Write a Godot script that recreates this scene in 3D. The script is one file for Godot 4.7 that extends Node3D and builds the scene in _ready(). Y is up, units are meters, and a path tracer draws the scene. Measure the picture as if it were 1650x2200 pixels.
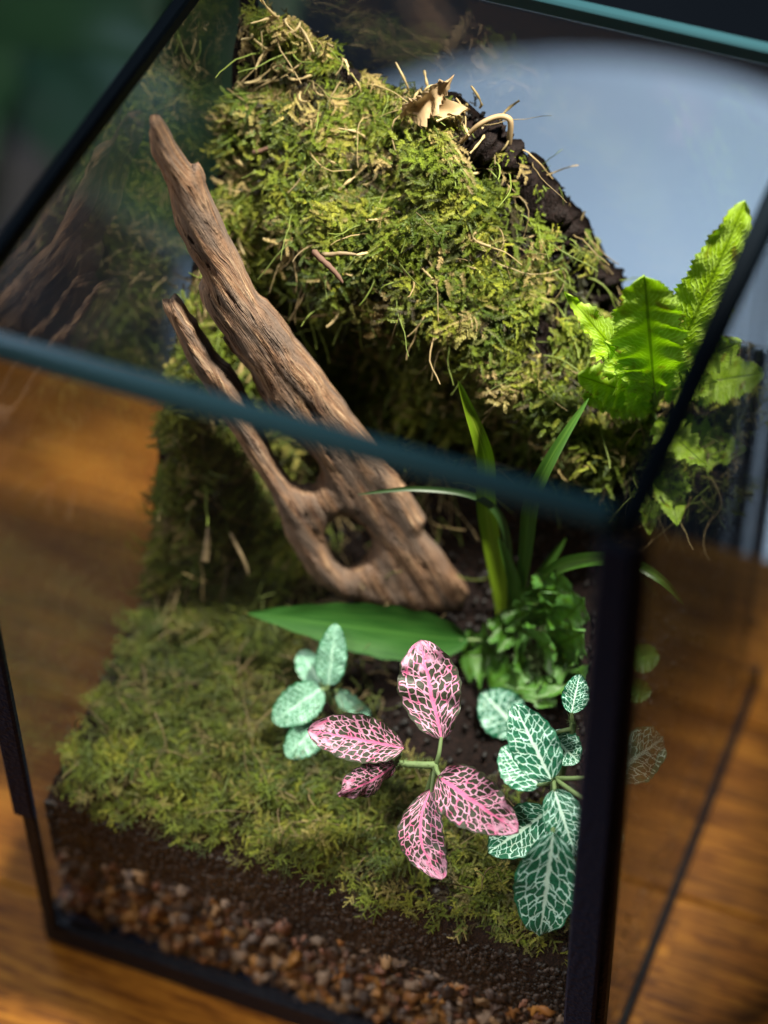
extends Node3D
# A planted glass terrarium on a wooden table, seen close from above.

const BOX_H := 0.298                    # height of the panes
const FACING := Vector3(0.262, 0.738, 0.622)   # the way most leaves turn: up and to the front
var taken := {}
var rng := RandomNumberGenerator.new()
var lump := FastNoiseLite.new()
var fine := FastNoiseLite.new()
var mats := {}

# ------------------------------------------------------------------ bookkeeping
func numbered(called: String) -> String:
	if not taken.has(called):
		taken[called] = 0
		return called
	taken[called] += 1
	return "%s_%03d" % [called, taken[called]]

func tag(o: Node3D, label: String, category := "", group := "", kind := "") -> Node3D:
	if label: o.set_meta("label", label)
	if category: o.set_meta("category", category)
	if group: o.set_meta("group", group)
	if kind: o.set_meta("kind", kind)
	return o

func thing(called: String, label: String, category: String, group := "", at := Vector3.ZERO) -> Node3D:
	var o := Node3D.new()
	o.name = numbered(called)
	add_child(o)
	o.position = at
	tag(o, label, category, group)
	return o

func part(called: String, m: Mesh, mat: Material, parent: Node3D = self, at := Vector3.ZERO) -> MeshInstance3D:
	var o := MeshInstance3D.new()
	o.name = numbered(called) if parent == self else called
	o.mesh = m
	if mat: o.material_override = mat
	o.position = at
	parent.add_child(o, true)
	return o

func V(x: float, y: float, z: float) -> Vector3:          # millimetres
	return Vector3(x, y, z) * 0.001

# ------------------------------------------------------------------ materials
func lin(r: float, g: float, b: float) -> Color:
	return Color(r, g, b).linear_to_srgb()

func mat(color: Color, rough := 0.6, spec := 0.5) -> StandardMaterial3D:
	var m := StandardMaterial3D.new()
	m.albedo_color = color
	m.roughness = rough
	m.metallic_specular = spec
	return m

func noise_of(freq: float, octaves := 3, seed_ := 1, type := FastNoiseLite.TYPE_SIMPLEX_SMOOTH) -> FastNoiseLite:
	var n := FastNoiseLite.new()
	n.noise_type = type
	n.frequency = freq
	n.fractal_octaves = octaves
	n.seed = seed_
	return n

func tex(im: Image) -> ImageTexture:
	return ImageTexture.create_from_image(im)

func bumps(height: Image, strength: float) -> ImageTexture:
	var b: Image = height.duplicate()
	b.bump_map_to_normal_map(strength)
	return tex(b)

func leafy(c: Color, back: Color, rough := 0.5) -> StandardMaterial3D:
	var m := mat(c, rough, 0.45)
	m.backlight_enabled = true
	m.backlight = back
	return m

func wood_images(w: int, h: int, base: Color, dark: Color, pale: Color, stretch: float, seed_: int, swirl := 14.0, grain := 0.09) -> Array:
	var col := Image.create(w, h, false, Image.FORMAT_RGB8)
	var hgt := Image.create(w, h, false, Image.FORMAT_RGB8)
	var a := noise_of(0.012, 3, seed_)
	var b := noise_of(grain, 3, seed_ + 1)
	var c := noise_of(0.35, 2, seed_ + 2)
	for y in h:
		for x in w:
			var xs := x / stretch
			var wob := a.get_noise_2d(xs * 0.6, y * 0.5) * swirl
			var g := b.get_noise_2d(xs, y + wob)
			var f := c.get_noise_2d(xs * 1.4, y + wob)
			var big := a.get_noise_2d(xs * 2.0 + 300.0, y * 1.6)
			var k := clampf(0.5 + g * 0.75 + f * 0.35, 0.0, 1.0)
			var cc := dark.lerp(base, smoothstep(0.05, 0.6, k)).lerp(pale, smoothstep(0.62, 1.0, k + big * 0.35))
			cc = cc * (1.0 + big * 0.35)
			col.set_pixel(x, y, cc.linear_to_srgb())
			hgt.set_pixel(x, y, Color(k, k, k))
	return [col, hgt]

func fibre_images(w: int, h: int, base: Color, dark: Color, pale: Color, seed_: int) -> Array:      # weathered fibres along x
	var col := Image.create(w, h, false, Image.FORMAT_RGB8)
	var hgt := Image.create(w, h, false, Image.FORMAT_RGB8)
	var a := noise_of(1.0, 3, seed_)
	for y in h:
		for x in w:
			var yy := y + 9.0 * a.get_noise_2d(x * 0.012, y * 0.008)
			var k := 0.5 + 0.42 * a.get_noise_2d(x * 0.016, yy * 0.33) + 0.34 * a.get_noise_2d(x * 0.009 + 50.0, yy * 0.10) + 0.2 * a.get_noise_2d(x * 0.06, yy * 0.5 + 90.0)
			var big := a.get_noise_2d(x * 0.010 + 7.0, y * 0.022 + 3.0)
			var crack := smoothstep(0.06, 0.0, absf(a.get_noise_2d(x * 0.006 + 20.0, yy * 0.045 + 11.0))) * smoothstep(0.0, 0.25, a.get_noise_2d(x * 0.01, y * 0.02 + 70.0))
			var cc := dark.lerp(base, smoothstep(0.1, 0.55, k)).lerp(pale, smoothstep(0.55, 1.05, k + 0.3 * big))
			cc = cc.lerp(Color(0.20, 0.165, 0.14), clampf(0.3 - big, 0.0, 0.6)) * (1.0 + 0.3 * big)
			cc = cc.lerp(Color(0.035, 0.02, 0.016), crack * 0.8)
			col.set_pixel(x, y, cc.linear_to_srgb())
			var hh := clampf(k - crack * 0.8, 0.0, 1.0)
			hgt.set_pixel(x, y, Color(hh, hh, hh))
	return [col, hgt]

func strap_images(base: Color, pale: Color) -> Image:      # long veins from base to tip
	var col := Image.create(160, 256, false, Image.FORMAT_RGB8)
	var a := noise_of(1.0, 3, 15)
	for y in 256:
		for x in 160:
			var u := (x + 0.5) / 80.0 - 1.0
			var k := 0.5 + 0.5 * cos(u * 44.0)
			var c := base.lerp(pale, 0.45 * k * k + 0.5 * clampf(a.get_noise_2d(x * 0.05, y * 0.012), -0.5, 0.6)).lerp(pale, 1.0 - smoothstep(0.02, 0.07, absf(u)))
			c = c.lerp(Color(0.24, 0.16, 0.05), 0.8 * smoothstep(0.97, 1.0, y / 256.0))
			col.set_pixel(x, y, c.linear_to_srgb())
	return col

# The veins of a nerve plant: midrib, side veins and a net of cells. kind 0 pink, 1 mint on green, 2 frosted.
func nerve_images(kind: int, seed_: int) -> Array:
	var w := 320
	var h := 640
	var col := Image.create(w, h, false, Image.FORMAT_RGB8)
	var hgt := Image.create(w, h, false, Image.FORMAT_RGB8)
	var r := RandomNumberGenerator.new()
	r.seed = seed_
	var wob := noise_of(0.02, 2, seed_)
	var blot := noise_of(0.011, 2, seed_ + 7)
	var sides: float = [7.0, 6.5, 9.0][kind]
	var across: float = [4.2, 3.1, 5.0][kind]
	var along: float = [1.6, 1.15, 1.6][kind]
	var line: float = [0.125, 0.085, 0.15][kind]
	var pts := {}
	for side in 2:
		for gi in range(-3, 30):
			for gj in range(-2, 10):
				pts[Vector3i(side, gi, gj)] = Vector2(gi + 0.5 + r.randf_range(-0.33, 0.33), gj + 0.5 + r.randf_range(-0.33, 0.33))
	for y in h:
		var v := float(y) / h
		for x in w:
			var u := (x + 0.5) / w * 2.0 - 1.0
			u += wob.get_noise_2d(x * 0.7, y * 0.7) * 0.05
			var side := 0 if u < 0.0 else 1
			var a := absf(u)
			var li := (v - 0.24 * pow(a, 0.85) * (1.15 - 0.5 * v) + wob.get_noise_2d(x + 500.0, y) * 0.02) * sides + (0.35 if side == 1 else 0.0)
			var fr := absf(li - roundf(li))
			# cells
			var px := li * along
			var py := a * across
			var ci := floori(px)
			var cj := floori(py)
			var d1 := 9.0
			var d2 := 9.0
			for di in range(-1, 2):
				for dj in range(-1, 2):
					var q: Vector2 = pts.get(Vector3i(side, ci + di, cj + dj), Vector2(99, 99))
					var d := Vector2(px, py).distance_to(q)
					if d < d1:
						d2 = d1
						d1 = d
					elif d < d2:
						d2 = d
			var cell := 1.0 - smoothstep(line * 0.8, line * 1.6, d2 - d1)
			var lat := 1.0 - smoothstep(0.035, 0.085 - 0.025 * a, fr)
			var midw := 0.055 * (1.0 - v) + 0.012
			var mid := 1.0 - smoothstep(midw, midw + 0.05, a)
			var margin := 1.0 - smoothstep(0.90, 0.96, a)
			var vein := clampf(maxf(maxf(cell, lat), mid), 0.0, 1.0)
			if kind == 0:      # the tips flush pink
				vein = clampf(maxf(vein, smoothstep(0.76, 1.0, v + blot.get_noise_2d(x, y) * 0.4) * 0.8 ), 0.0, 1.0)
			vein *= margin * smoothstep(0.0, 0.03, 1.0 - v)
			var dark: Color = [Color(0.032, 0.040, 0.018), Color(0.018, 0.16, 0.080), Color(0.045, 0.20, 0.095)][kind]
			dark = dark * (1.0 + 0.6 * wob.get_noise_2d(x * 3.0, y * 3.0))
			var edge: Color = [Color(0.78, 0.40, 0.56), Color(0.62, 0.97, 0.84), Color(0.40, 0.72, 0.56)][kind]
			var core: Color = [Color(0.76, 0.13, 0.32), Color(0.70, 0.95, 0.76), Color(0.46, 0.74, 0.56)][kind]
			var flush := clampf(maxf(mid * 0.8 + lat * 0.35, blot.get_noise_2d(x + 90.0, y) * 1.6 - 0.1), 0.0, 1.0)
			var vc := edge.lerp(core, flush)
			var cc := dark.lerp(vc, vein)
			col.set_pixel(x, y, cc.linear_to_srgb())
			var hh := 0.75 - 0.5 * vein + 0.12 * wob.get_noise_2d(x * 4.0, y * 4.0)
			hgt.set_pixel(x, y, Color(hh, hh, hh))
	return [col, hgt]

func feather_images(base: Color, rib: Color, pale: Color, sides: float, seed_: int) -> Array:   # fine forked veins of a fern leaflet
	var w := 192
	var h := 384
	var col := Image.create(w, h, false, Image.FORMAT_RGB8)
	var hgt := Image.create(w, h, false, Image.FORMAT_RGB8)
	var wob := noise_of(0.03, 2, seed_)
	for y in h:
		var v := float(y) / h
		for x in w:
			var u := (x + 0.5) / w * 2.0 - 1.0
			var a := absf(u)
			var li := (v - 0.2 * a + wob.get_noise_2d(x, y) * 0.02) * sides
			var fr := absf(li - roundf(li)) * 2.0
			var lat := (1.0 - smoothstep(0.1, 0.5, fr)) * smoothstep(0.03, 0.2, a)
			var mid := 1.0 - smoothstep(0.02, 0.07, a)
			var big := absf(sin(v * PI * 6.5 + 0.5))
			var cc := base.lerp(pale, clampf(0.55 * lat + 0.5 * big * a + wob.get_noise_2d(x * 0.6, y * 0.6) * 0.5, 0.0, 1.0)).lerp(rib, mid)
			cc = cc.lerp(Color(0.20, 0.10, 0.02), 0.75 * smoothstep(0.35, 0.75, wob.get_noise_2d(x * 0.35 + 9.0, y * 0.35) + 0.5 * smoothstep(0.8, 1.0, a)))
			col.set_pixel(x, y, cc.linear_to_srgb())
			var hh := clampf(0.5 + 0.22 * lat - 0.4 * mid + 0.2 * wob.get_noise_2d(x * 3.0, y * 3.0), 0.0, 1.0)
			hgt.set_pixel(x, y, Color(hh, hh, hh))
	return [col, hgt]

func make_materials() -> void:
	# table
	var tw := wood_images(1024, 512, Color(0.34, 0.125, 0.013), Color(0.13, 0.040, 0.005), Color(0.44, 0.18, 0.020), 9.0, 11)
	var tn := bumps(tw[1], 1.2)
	mats.boards = []
	for k in 3:
		var m := mat(Color.WHITE * [1.0, 0.94, 0.88][k], 0.5, 0.3)
		m.albedo_color.a = 1.0
		m.albedo_texture = tex(tw[0]) if k == 0 else mats.boards[0].albedo_texture
		m.normal_enabled = true
		m.normal_texture = tn
		m.normal_scale = 0.25
		m.uv1_offset = Vector3(0.37 * k, 0.21 * k, 0)
		mats.boards.append(m)
	mats.table_leg = mat(lin(0.10, 0.04, 0.012), 0.5)
	# driftwood
	var dw := fibre_images(768, 512, Color(0.235, 0.128, 0.070), Color(0.070, 0.033, 0.023), Color(0.56, 0.40, 0.25), 31)
	var d := mat(Color.WHITE, 0.82, 0.3)
	d.albedo_texture = tex(dw[0])
	d.normal_enabled = true
	d.normal_texture = bumps(dw[1], 5.0)
	d.normal_scale = 1.3
	d.uv1_triplanar = true
	d.uv1_triplanar_sharpness = 3.0
	d.uv1_scale = Vector3(1.0 / 0.230, 1.0 / 0.062, 1.0 / 0.062)
	mats.driftwood = d
	# soil and bark
	var sn := NoiseTexture2D.new()
	sn.width = 512
	sn.height = 512
	sn.seamless = true
	sn.noise = noise_of(0.035, 5, 5)
	var ramp := Gradient.new()
	ramp.offsets = PackedFloat32Array([0.0, 0.45, 0.7, 1.0])
	ramp.colors = PackedColorArray([lin(0.003, 0.0018, 0.0018), lin(0.007, 0.0036, 0.003), lin(0.012, 0.006, 0.005), lin(0.036, 0.021, 0.016)])
	sn.color_ramp = ramp
	var sb := NoiseTexture2D.new()
	sb.width = 512
	sb.height = 512
	sb.seamless = true
	sb.as_normal_map = true
	sb.bump_strength = 10.0
	sb.noise = noise_of(0.05, 5, 8)
	var s := mat(Color.WHITE, 0.9, 0.3)
	s.albedo_texture = sn
	s.normal_enabled = true
	s.normal_texture = sb
	s.uv1_triplanar = true
	s.uv1_scale = Vector3.ONE * 22.0
	mats.soil = s
	var ck: StandardMaterial3D = s.duplicate()
	ck.uv1_scale = Vector3.ONE * 34.0
	ck.roughness = 0.75
	mats.cork = ck
	# leaves
	mats.pink = []
	for k in 3:
		var im := nerve_images(0, 40 + k)
		var m := leafy(Color.WHITE, lin(0.10, 0.05, 0.05), 0.5)
		m.albedo_texture = tex(im[0])
		m.normal_enabled = true
		m.normal_texture = bumps(im[1], 4.5)
		mats.pink.append(m)
	mats.mint = []
	for k in 3:
		var im := nerve_images(1, 60 + k)
		var m := leafy(Color.WHITE, lin(0.04, 0.12, 0.06), 0.42)
		m.albedo_texture = tex(im[0])
		m.normal_enabled = true
		m.normal_texture = bumps(im[1], 4.0)
		mats.mint.append(m)
	var fi := nerve_images(2, 77)
	var fm := leafy(Color.WHITE, lin(0.05, 0.12, 0.07), 0.35)
	fm.albedo_texture = tex(fi[0])
	fm.normal_enabled = true
	fm.normal_texture = bumps(fi[1], 2.5)
	mats.frost = fm
	var fe := feather_images(Color(0.33, 0.54, 0.010), Color(0.16, 0.28, 0.006), Color(0.56, 0.80, 0.16), 26.0, 3)
	var fr := leafy(Color.WHITE, lin(0.66, 0.86, 0.05), 0.42)
	fr.albedo_texture = tex(fe[0])
	fr.normal_enabled = true
	fr.normal_texture = bumps(fe[1], 2.5)
	mats.fern = fr
	var fd: StandardMaterial3D = fr.duplicate()
	fd.albedo_color = lin(0.13, 0.24, 0.30)
	fd.backlight = lin(0.012, 0.04, 0.01)
	mats.fern_dark = fd
	var bl := leafy(Color.WHITE, lin(0.02, 0.06, 0.01), 0.55)
	bl.metallic_specular = 0.25
	bl.albedo_texture = tex(strap_images(Color(0.020, 0.085, 0.012), Color(0.05, 0.15, 0.025)))
	mats.blade_leaf = bl
	mats.grass = leafy(lin(0.055, 0.145, 0.018), lin(0.05, 0.10, 0.01), 0.4)
	mats.grass.albedo_color = Color.WHITE
	mats.grass.albedo_texture = tex(strap_images(Color(0.040, 0.115, 0.014), Color(0.10, 0.21, 0.03)))
	mats.grass_bright = leafy(lin(0.26, 0.42, 0.012), lin(0.2, 0.32, 0.01), 0.4)
	mats.grass_bright.albedo_color = Color.WHITE
	mats.grass_bright.albedo_texture = tex(strap_images(Color(0.16, 0.27, 0.010), Color(0.34, 0.48, 0.04)))
	mats.grass_dark = leafy(lin(0.022, 0.055, 0.012), lin(0.02, 0.04, 0.01), 0.45)
	mats.stem = leafy(lin(0.16, 0.24, 0.09), lin(0.05, 0.07, 0.02), 0.6)
	mats.stem_brown = mat(lin(0.13, 0.10, 0.05), 0.7)
	# glass
	var g := mat(Color(0.88, 0.96, 0.94, 0.002), 0.0, 0.5)
	g.transparency = BaseMaterial3D.TRANSPARENCY_ALPHA
	mats.pane = g
	var gf: StandardMaterial3D = g.duplicate()
	gf.metallic_specular = 0.2
	mats.clear_pane = gf
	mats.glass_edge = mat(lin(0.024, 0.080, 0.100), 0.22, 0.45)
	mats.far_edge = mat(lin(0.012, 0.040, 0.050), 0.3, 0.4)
	mats.silicone = mat(lin(0.006, 0.008, 0.014), 0.45, 0.35)
	mats.profile = mat(lin(0.007, 0.013, 0.032), 0.5, 0.3)
	for m in [mats.silicone, mats.profile]:
		m.normal_enabled = true
		m.normal_texture = sb
		m.normal_scale = 0.25
		m.uv1_triplanar = true
		m.uv1_scale = Vector3.ONE * 14.0
	mats.rim_black = mat(lin(0.0022, 0.005, 0.0085), 0.5, 0.15)
	# moss
	var ms := leafy(Color.WHITE, lin(0.10, 0.12, 0.02), 0.55)
	ms.vertex_color_use_as_albedo = true
	mats.moss = ms
	var ps := mat(Color.WHITE, 0.6)
	ps.vertex_color_use_as_albedo = true
	mats.pebble = ps
	mats.twig = mat(lin(0.16, 0.085, 0.055), 0.75)
	mats.straw = mat(lin(0.26, 0.19, 0.10), 0.65)
	mats.dry = leafy(lin(0.40, 0.28, 0.15), lin(0.15, 0.1, 0.04), 0.6)
	mats.seed = mat(lin(0.045, 0.006, 0.008), 0.12, 0.7)
	# behind the table
	mats.seat = mat(lin(0.58, 0.70, 0.82), 0.5, 0.3)
	mats.seat_leg = mat(lin(0.05, 0.05, 0.055), 0.4)
	mats.floor = mat(lin(0.030, 0.036, 0.042), 0.7)
	mats.house_leaf = leafy(lin(0.035, 0.095, 0.045), lin(0.03, 0.09, 0.035), 0.45)
	mats.pot = mat(lin(0.05, 0.045, 0.045), 0.5)

# ------------------------------------------------------------------ mesh helpers
func st_new() -> SurfaceTool:
	var st := SurfaceTool.new()
	st.begin(Mesh.PRIMITIVE_TRIANGLES)
	return st

func done(st: SurfaceTool, tangents := false) -> ArrayMesh:
	st.index()
	st.generate_normals()
	if tangents: st.generate_tangents()
	return st.commit()

func block(size: Vector3, bevel := 0.0) -> Mesh:        # a box with chamfered edges
	if bevel <= 0.0:
		var b := BoxMesh.new()
		b.size = size
		return b
	var st := st_new()
	st.set_smooth_group(-1)
	var h := size * 0.5
	var pts := []
	for sx in [-1, 1]:
		for sy in [-1, 1]:
			for sz in [-1, 1]:
				var c := Vector3(h.x * sx, h.y * sy, h.z * sz)
				for ax in 3:
					var q := c
					for o in 3:
						if o != ax: q[o] -= signf(c[o]) * bevel
					pts.append(q)
	var hull := ConvexPolygonShape3D.new()
	hull.points = PackedVector3Array(pts)
	var faces := []
	# six faces, twelve edges, eight corners
	var get_p := func(s: Vector3i, ax: int) -> Vector3:
		var i := (0 if s.x < 0 else 4) + (0 if s.y < 0 else 2) + (0 if s.z < 0 else 1)
		return pts[i * 3 + ax]
	for ax in 3:
		var b1 := (ax + 1) % 3
		var b2 := (ax + 2) % 3
		for s in [-1, 1]:
			var f := []
			for k in [[-1, -1], [1, -1], [1, 1], [-1, 1]]:
				var sg := Vector3i.ZERO
				sg[ax] = s
				sg[b1] = k[0]
				sg[b2] = k[1]
				f.append(get_p.call(sg, ax))
			faces.append(f)
		for k in [[-1, -1], [1, -1], [1, 1], [-1, 1]]:
			var lo := Vector3i.ZERO
			lo[ax] = -1
			lo[b1] = k[0]
			lo[b2] = k[1]
			var hi := lo
			hi[ax] = 1
			faces.append([get_p.call(lo, b1), get_p.call(hi, b1), get_p.call(hi, b2), get_p.call(lo, b2)])
	for sx in [-1, 1]:
		for sy in [-1, 1]:
			for sz in [-1, 1]:
				var sg := Vector3i(sx, sy, sz)
				faces.append([get_p.call(sg, 0), get_p.call(sg, 1), get_p.call(sg, 2)])
	for f in faces:
		var c := Vector3.ZERO
		for q in f: c += q
		var nrm: Vector3 = (f[1] - f[0]).cross(f[2] - f[0])
		var flip: bool = nrm.dot(c) > 0.0      # front faces run clockwise
		for k in range(1, f.size() - 1):
			var tri := [f[0], f[k + 1], f[k]] if flip else [f[0], f[k], f[k + 1]]
			for q in tri: st.add_vertex(q)
	st.generate_normals()
	return st.commit()

func tube(st: SurfaceTool, pts: PackedVector3Array, radii: Array, sides := 6, color := Color.WHITE) -> void:
	var n := pts.size()
	var last := Vector3.ZERO
	var rings := []
	for i in n:
		var t := (pts[mini(i + 1, n - 1)] - pts[maxi(i - 1, 0)]).normalized()
		var a := last - t * last.dot(t)
		if a.length() < 0.01:
			a = t.cross(Vector3.UP if absf(t.y) < 0.9 else Vector3.RIGHT)
		a = a.normalized()
		last = a
		var b := t.cross(a)
		var rr: float = radii[i] if radii.size() == n else lerpf(radii[0], radii[1], float(i) / (n - 1))
		var ring := []
		for k in sides:
			var ang := TAU * k / sides
			ring.append(pts[i] + (a * cos(ang) + b * sin(ang)) * rr)
		rings.append(ring)
	st.set_color(color)
	for i in n - 1:
		for k in sides:
			var k2 := (k + 1) % sides
			var q := [rings[i][k], rings[i][k2], rings[i + 1][k2], rings[i + 1][k]]
			for j in [0, 1, 2, 0, 2, 3]:
				st.set_uv(Vector2(float(k) / sides, float(i) / n))
				st.add_vertex(q[j])

func curve(pts: Array, steps := 14) -> PackedVector3Array:      # a smooth line through the points
	var out := PackedVector3Array()
	var n := pts.size()
	for i in n - 1:
		var p0: Vector3 = pts[maxi(i - 1, 0)]
		var p1: Vector3 = pts[i]
		var p2: Vector3 = pts[i + 1]
		var p3: Vector3 = pts[mini(i + 2, n - 1)]
		for k in steps:
			out.append(p1.cubic_interpolate(p2, p0, p3, float(k) / steps))
	out.append(pts[n - 1])
	return out

func tube_mesh(pts: Array, r0: float, r1: float, sides := 7, steps := 8) -> Mesh:
	var st := st_new()
	tube(st, curve(pts, steps), [r0, r1], sides)
	return done(st)

# A leaf from base to tip; opts: roll (degrees about the midrib), droop, cup, wave, e, k, lobes, lobe, saw, facing, twist
func leaf(base: Vector3, tip: Vector3, width: float, opts := {}) -> Mesh:
	var nu := 8
	var nv: int = opts.get("nv", 26)
	var lobes: float = opts.get("lobes", 0.0)
	var lobe: float = opts.get("lobe", 0.0)
	var saw: float = opts.get("saw", 0.0)
	var axis := tip - base
	var length := axis.length()
	axis = axis / length
	var facing: Vector3 = opts.get("facing", FACING)
	var n0 := (facing - axis * facing.dot(axis)).normalized().rotated(axis, deg_to_rad(opts.get("roll", 0.0)))
	var ph := rng.randf() * 9.0
	var rows := []
	for j in nv + 1:
		var v := float(j) / nv
		var n := n0.rotated(axis, deg_to_rad(opts.get("twist", 0.0)) * (v - 0.3))
		var side := axis.cross(n)
		var w: float = pow(maxf(sin(PI * pow(v, opts.get("e", 0.85))), 0.0), opts.get("k", 0.62))
		w = maxf(w, 0.02)
		var c: Vector3 = base + axis * length * v + n * (opts.get("droop", 0.08) * length * 4.0 * v * (1.0 - v))
		c += side * width * opts.get("bend", 0.0) * sin(v * PI)
		var row := []
		for i in nu + 1:
			var u := float(i) / nu * 2.0 - 1.0
			var ww := w
			if lobes > 0.0:
				var lb := sin(TAU * lobes * v + (0.9 if u > 0.0 else 0.0) + ph + 1.3 * sin(v * 8.0 + ph * 2.0 + u))
				ww *= 1.0 + lobe * lb * smoothstep(0.25, 1.0, absf(u)) * (1.0 - 0.4 * v)
			if saw > 0.0 and absf(u) > 0.9:
				ww *= 1.0 + saw * (absf(fposmod(v * nv * 0.5, 1.0) - 0.5) * 2.0 - 0.5)
			elif absf(u) > 0.9:
				ww *= 1.0 + 0.03 * sin(v * 47.0 + ph + u)
			var hgt: float = opts.get("cup", 0.12) * (u * u - 0.25) * w
			hgt += opts.get("wave", 0.05) * sin(v * (TAU * maxf(lobes, 3.0)) + u * 1.5 + ph * (1.0 + 0.3 * signf(u)) + 1.5 * sin(v * 9.0 + ph + u * 2.0)) * absf(u)
			row.append(c + side * u * ww * width * 0.5 + n * hgt * width)
		rows.append(row)
	var st := st_new()
	for j in nv:
		for i in nu:
			for k in [[0, 0], [0, 1], [1, 1], [0, 0], [1, 1], [1, 0]]:
				st.set_uv(Vector2(float(i + k[0]) / nu, float(j + k[1]) / nv))
				st.add_vertex(rows[j + k[1]][i + k[0]])
	return done(st, true)

func blade(pts: Array, width: float, fold := 0.25, k0 := 0.55) -> Mesh:      # a strap leaf along a line
	var line := curve(pts, 10)
	var n := line.size()
	var st := st_new()
	var rows := []
	for i in n:
		var v := float(i) / (n - 1)
		var t := (line[mini(i + 1, n - 1)] - line[maxi(i - 1, 0)]).normalized()
		var nn := (FACING - t * FACING.dot(t)).normalized()
		var side := t.cross(nn)
		var w := width * (k0 + (1.0 - k0) * smoothstep(0.0, 0.4, v)) * pow(1.0 - pow(v, 3.0), 0.8)
		w = maxf(w, 0.0002)
		rows.append([line[i] - side * w * 0.5 + nn * fold * w, line[i] - side * w * 0.25 + nn * fold * w * 0.35, line[i], line[i] + side * w * 0.25 + nn * fold * w * 0.35, line[i] + side * w * 0.5 + nn * fold * w])
	for j in n - 1:
		for i in 4:
			for k in [[0, 0], [0, 1], [1, 1], [0, 0], [1, 1], [1, 0]]:
				st.set_uv(Vector2((i + k[0]) / 4.0, float(j + k[1]) / n))
				st.add_vertex(rows[j + k[1]][i + k[0]])
	return done(st)

func blob(r: float, squash: Vector3, rough: float, seed_: int, rings := 6) -> Mesh:    # a pebble
	var st := st_new()
	var nz := noise_of(0.9, 2, seed_)
	var seg := rings * 2
	var p := func(i: int, k: int) -> Vector3:
		var th := PI * i / rings
		var a := TAU * (k % seg) / seg
		var dd := Vector3(sin(th) * cos(a), cos(th), sin(th) * sin(a))
		return dd * r * squash * (1.0 + rough * nz.get_noise_3dv(dd * 1.3))
	for i in rings:
		for k in seg:
			for q in [[0, 0], [1, 1], [1, 0], [0, 0], [0, 1], [1, 1]]:
				st.add_vertex(p.call(i + q[0], k + q[1]))
	return done(st)

func lathe(profile: Array, seg := 48) -> Mesh:      # pairs of radius, height
	var st := st_new()
	for i in profile.size() - 1:
		for k in seg:
			for q in [[0, 0], [1, 1], [1, 0], [0, 0], [0, 1], [1, 1]]:
				var pr: Vector2 = profile[i + q[0]]
				var a: float = TAU * (k + q[1]) / seg
				st.add_vertex(Vector3(cos(a) * pr.x, pr.y, sin(a) * pr.x))
	return done(st)

# ------------------------------------------------------------------ the planted ground
var prof := [Vector2(0.0945, 0.079), Vector2(0.077, 0.0845), Vector2(0.055, 0.0885), Vector2(0.030, 0.092), Vector2(0.012, 0.096), Vector2(0.0035, 0.106), Vector2(-0.001, 0.1335), Vector2(-0.015, 0.160), Vector2(-0.038, 0.189), Vector2(-0.063, 0.2165), Vector2(-0.077, 0.234), Vector2(-0.0945, 0.270)]
var prof_len := PackedFloat32Array()
var crest_x := [-0.1, -0.072, -0.055, -0.0405, -0.0215, -0.0007, 0.0157, 0.026, 0.0363, 0.045, 0.0955]
var crest_s := [1.02, 1.00, 0.92, 0.90, 0.93, 0.84, 0.76, 0.68, 0.58, 0.50, 0.48]

func steep(x: float) -> float:
	for i in crest_x.size() - 1:
		if x < crest_x[i + 1]:
			return lerpf(crest_s[i], crest_s[i + 1], clampf((x - crest_x[i]) / (crest_x[i + 1] - crest_x[i]), 0.0, 1.0))
	return crest_s[-1]

var prof_in := [Vector2(0.0945, 0.079), Vector2(0.077, 0.0845), Vector2(0.055, 0.0885), Vector2(0.030, 0.092), Vector2(0.012, 0.096), Vector2(-0.002, 0.104), Vector2(-0.018, 0.117), Vector2(-0.042, 0.141), Vector2(-0.061, 0.165), Vector2(-0.066, 0.187), Vector2(-0.057, 0.204), Vector2(-0.047, 0.214), Vector2(-0.046, 0.222), Vector2(-0.056, 0.233), Vector2(-0.0945, 0.270)]
var prof_in_len := PackedFloat32Array()

func along(pr: Array, lens: PackedFloat32Array, t: float) -> Vector2:
	var l := clampf(t, 0.0, 1.0) * lens[-1]
	var k := 0
	while k < pr.size() - 2 and lens[k + 1] < l: k += 1
	return pr[k].lerp(pr[k + 1], (l - lens[k]) / (lens[k + 1] - lens[k]))

func ground_raw(x: float, t: float) -> Vector3:
	if prof_len.is_empty():
		prof_len.append(0.0)
		for i in prof.size() - 1: prof_len.append(prof_len[i] + prof[i].distance_to(prof[i + 1]))
		prof_in_len.append(0.0)
		for i in prof_in.size() - 1: prof_in_len.append(prof_in_len[i] + prof_in[i].distance_to(prof_in[i + 1]))
	var p2 := along(prof, prof_len, t).lerp(along(prof_in, prof_in_len, t), smoothstep(-0.088, -0.052, x))
	var y := p2.y if p2.y < 0.097 else 0.097 + (p2.y - 0.097) * steep(x)
	return Vector3(x, y, p2.x)

func ground(x: float, t: float) -> Vector3:
	var p := ground_raw(x, t)
	var a := 0.0045 * lump.get_noise_3dv(p) + 0.0012 * fine.get_noise_3dv(p)
	if t > 0.42:
		p += Vector3(0, 0.55, 0.8) * a * 1.25
	else:
		p.y += a * 0.9
	p.z = minf(p.z, 0.0945)
	p.z = maxf(p.z, -0.0945)
	return p

func ground_normal(x: float, t: float) -> Vector3:
	var a := ground(x + 0.002, t) - ground(x - 0.002, t)
	var b := ground(x, t + 0.008) - ground(x, t - 0.008)
	var n := a.cross(b).normalized()
	return n if n.y + n.z > 0.0 else -n

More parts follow.
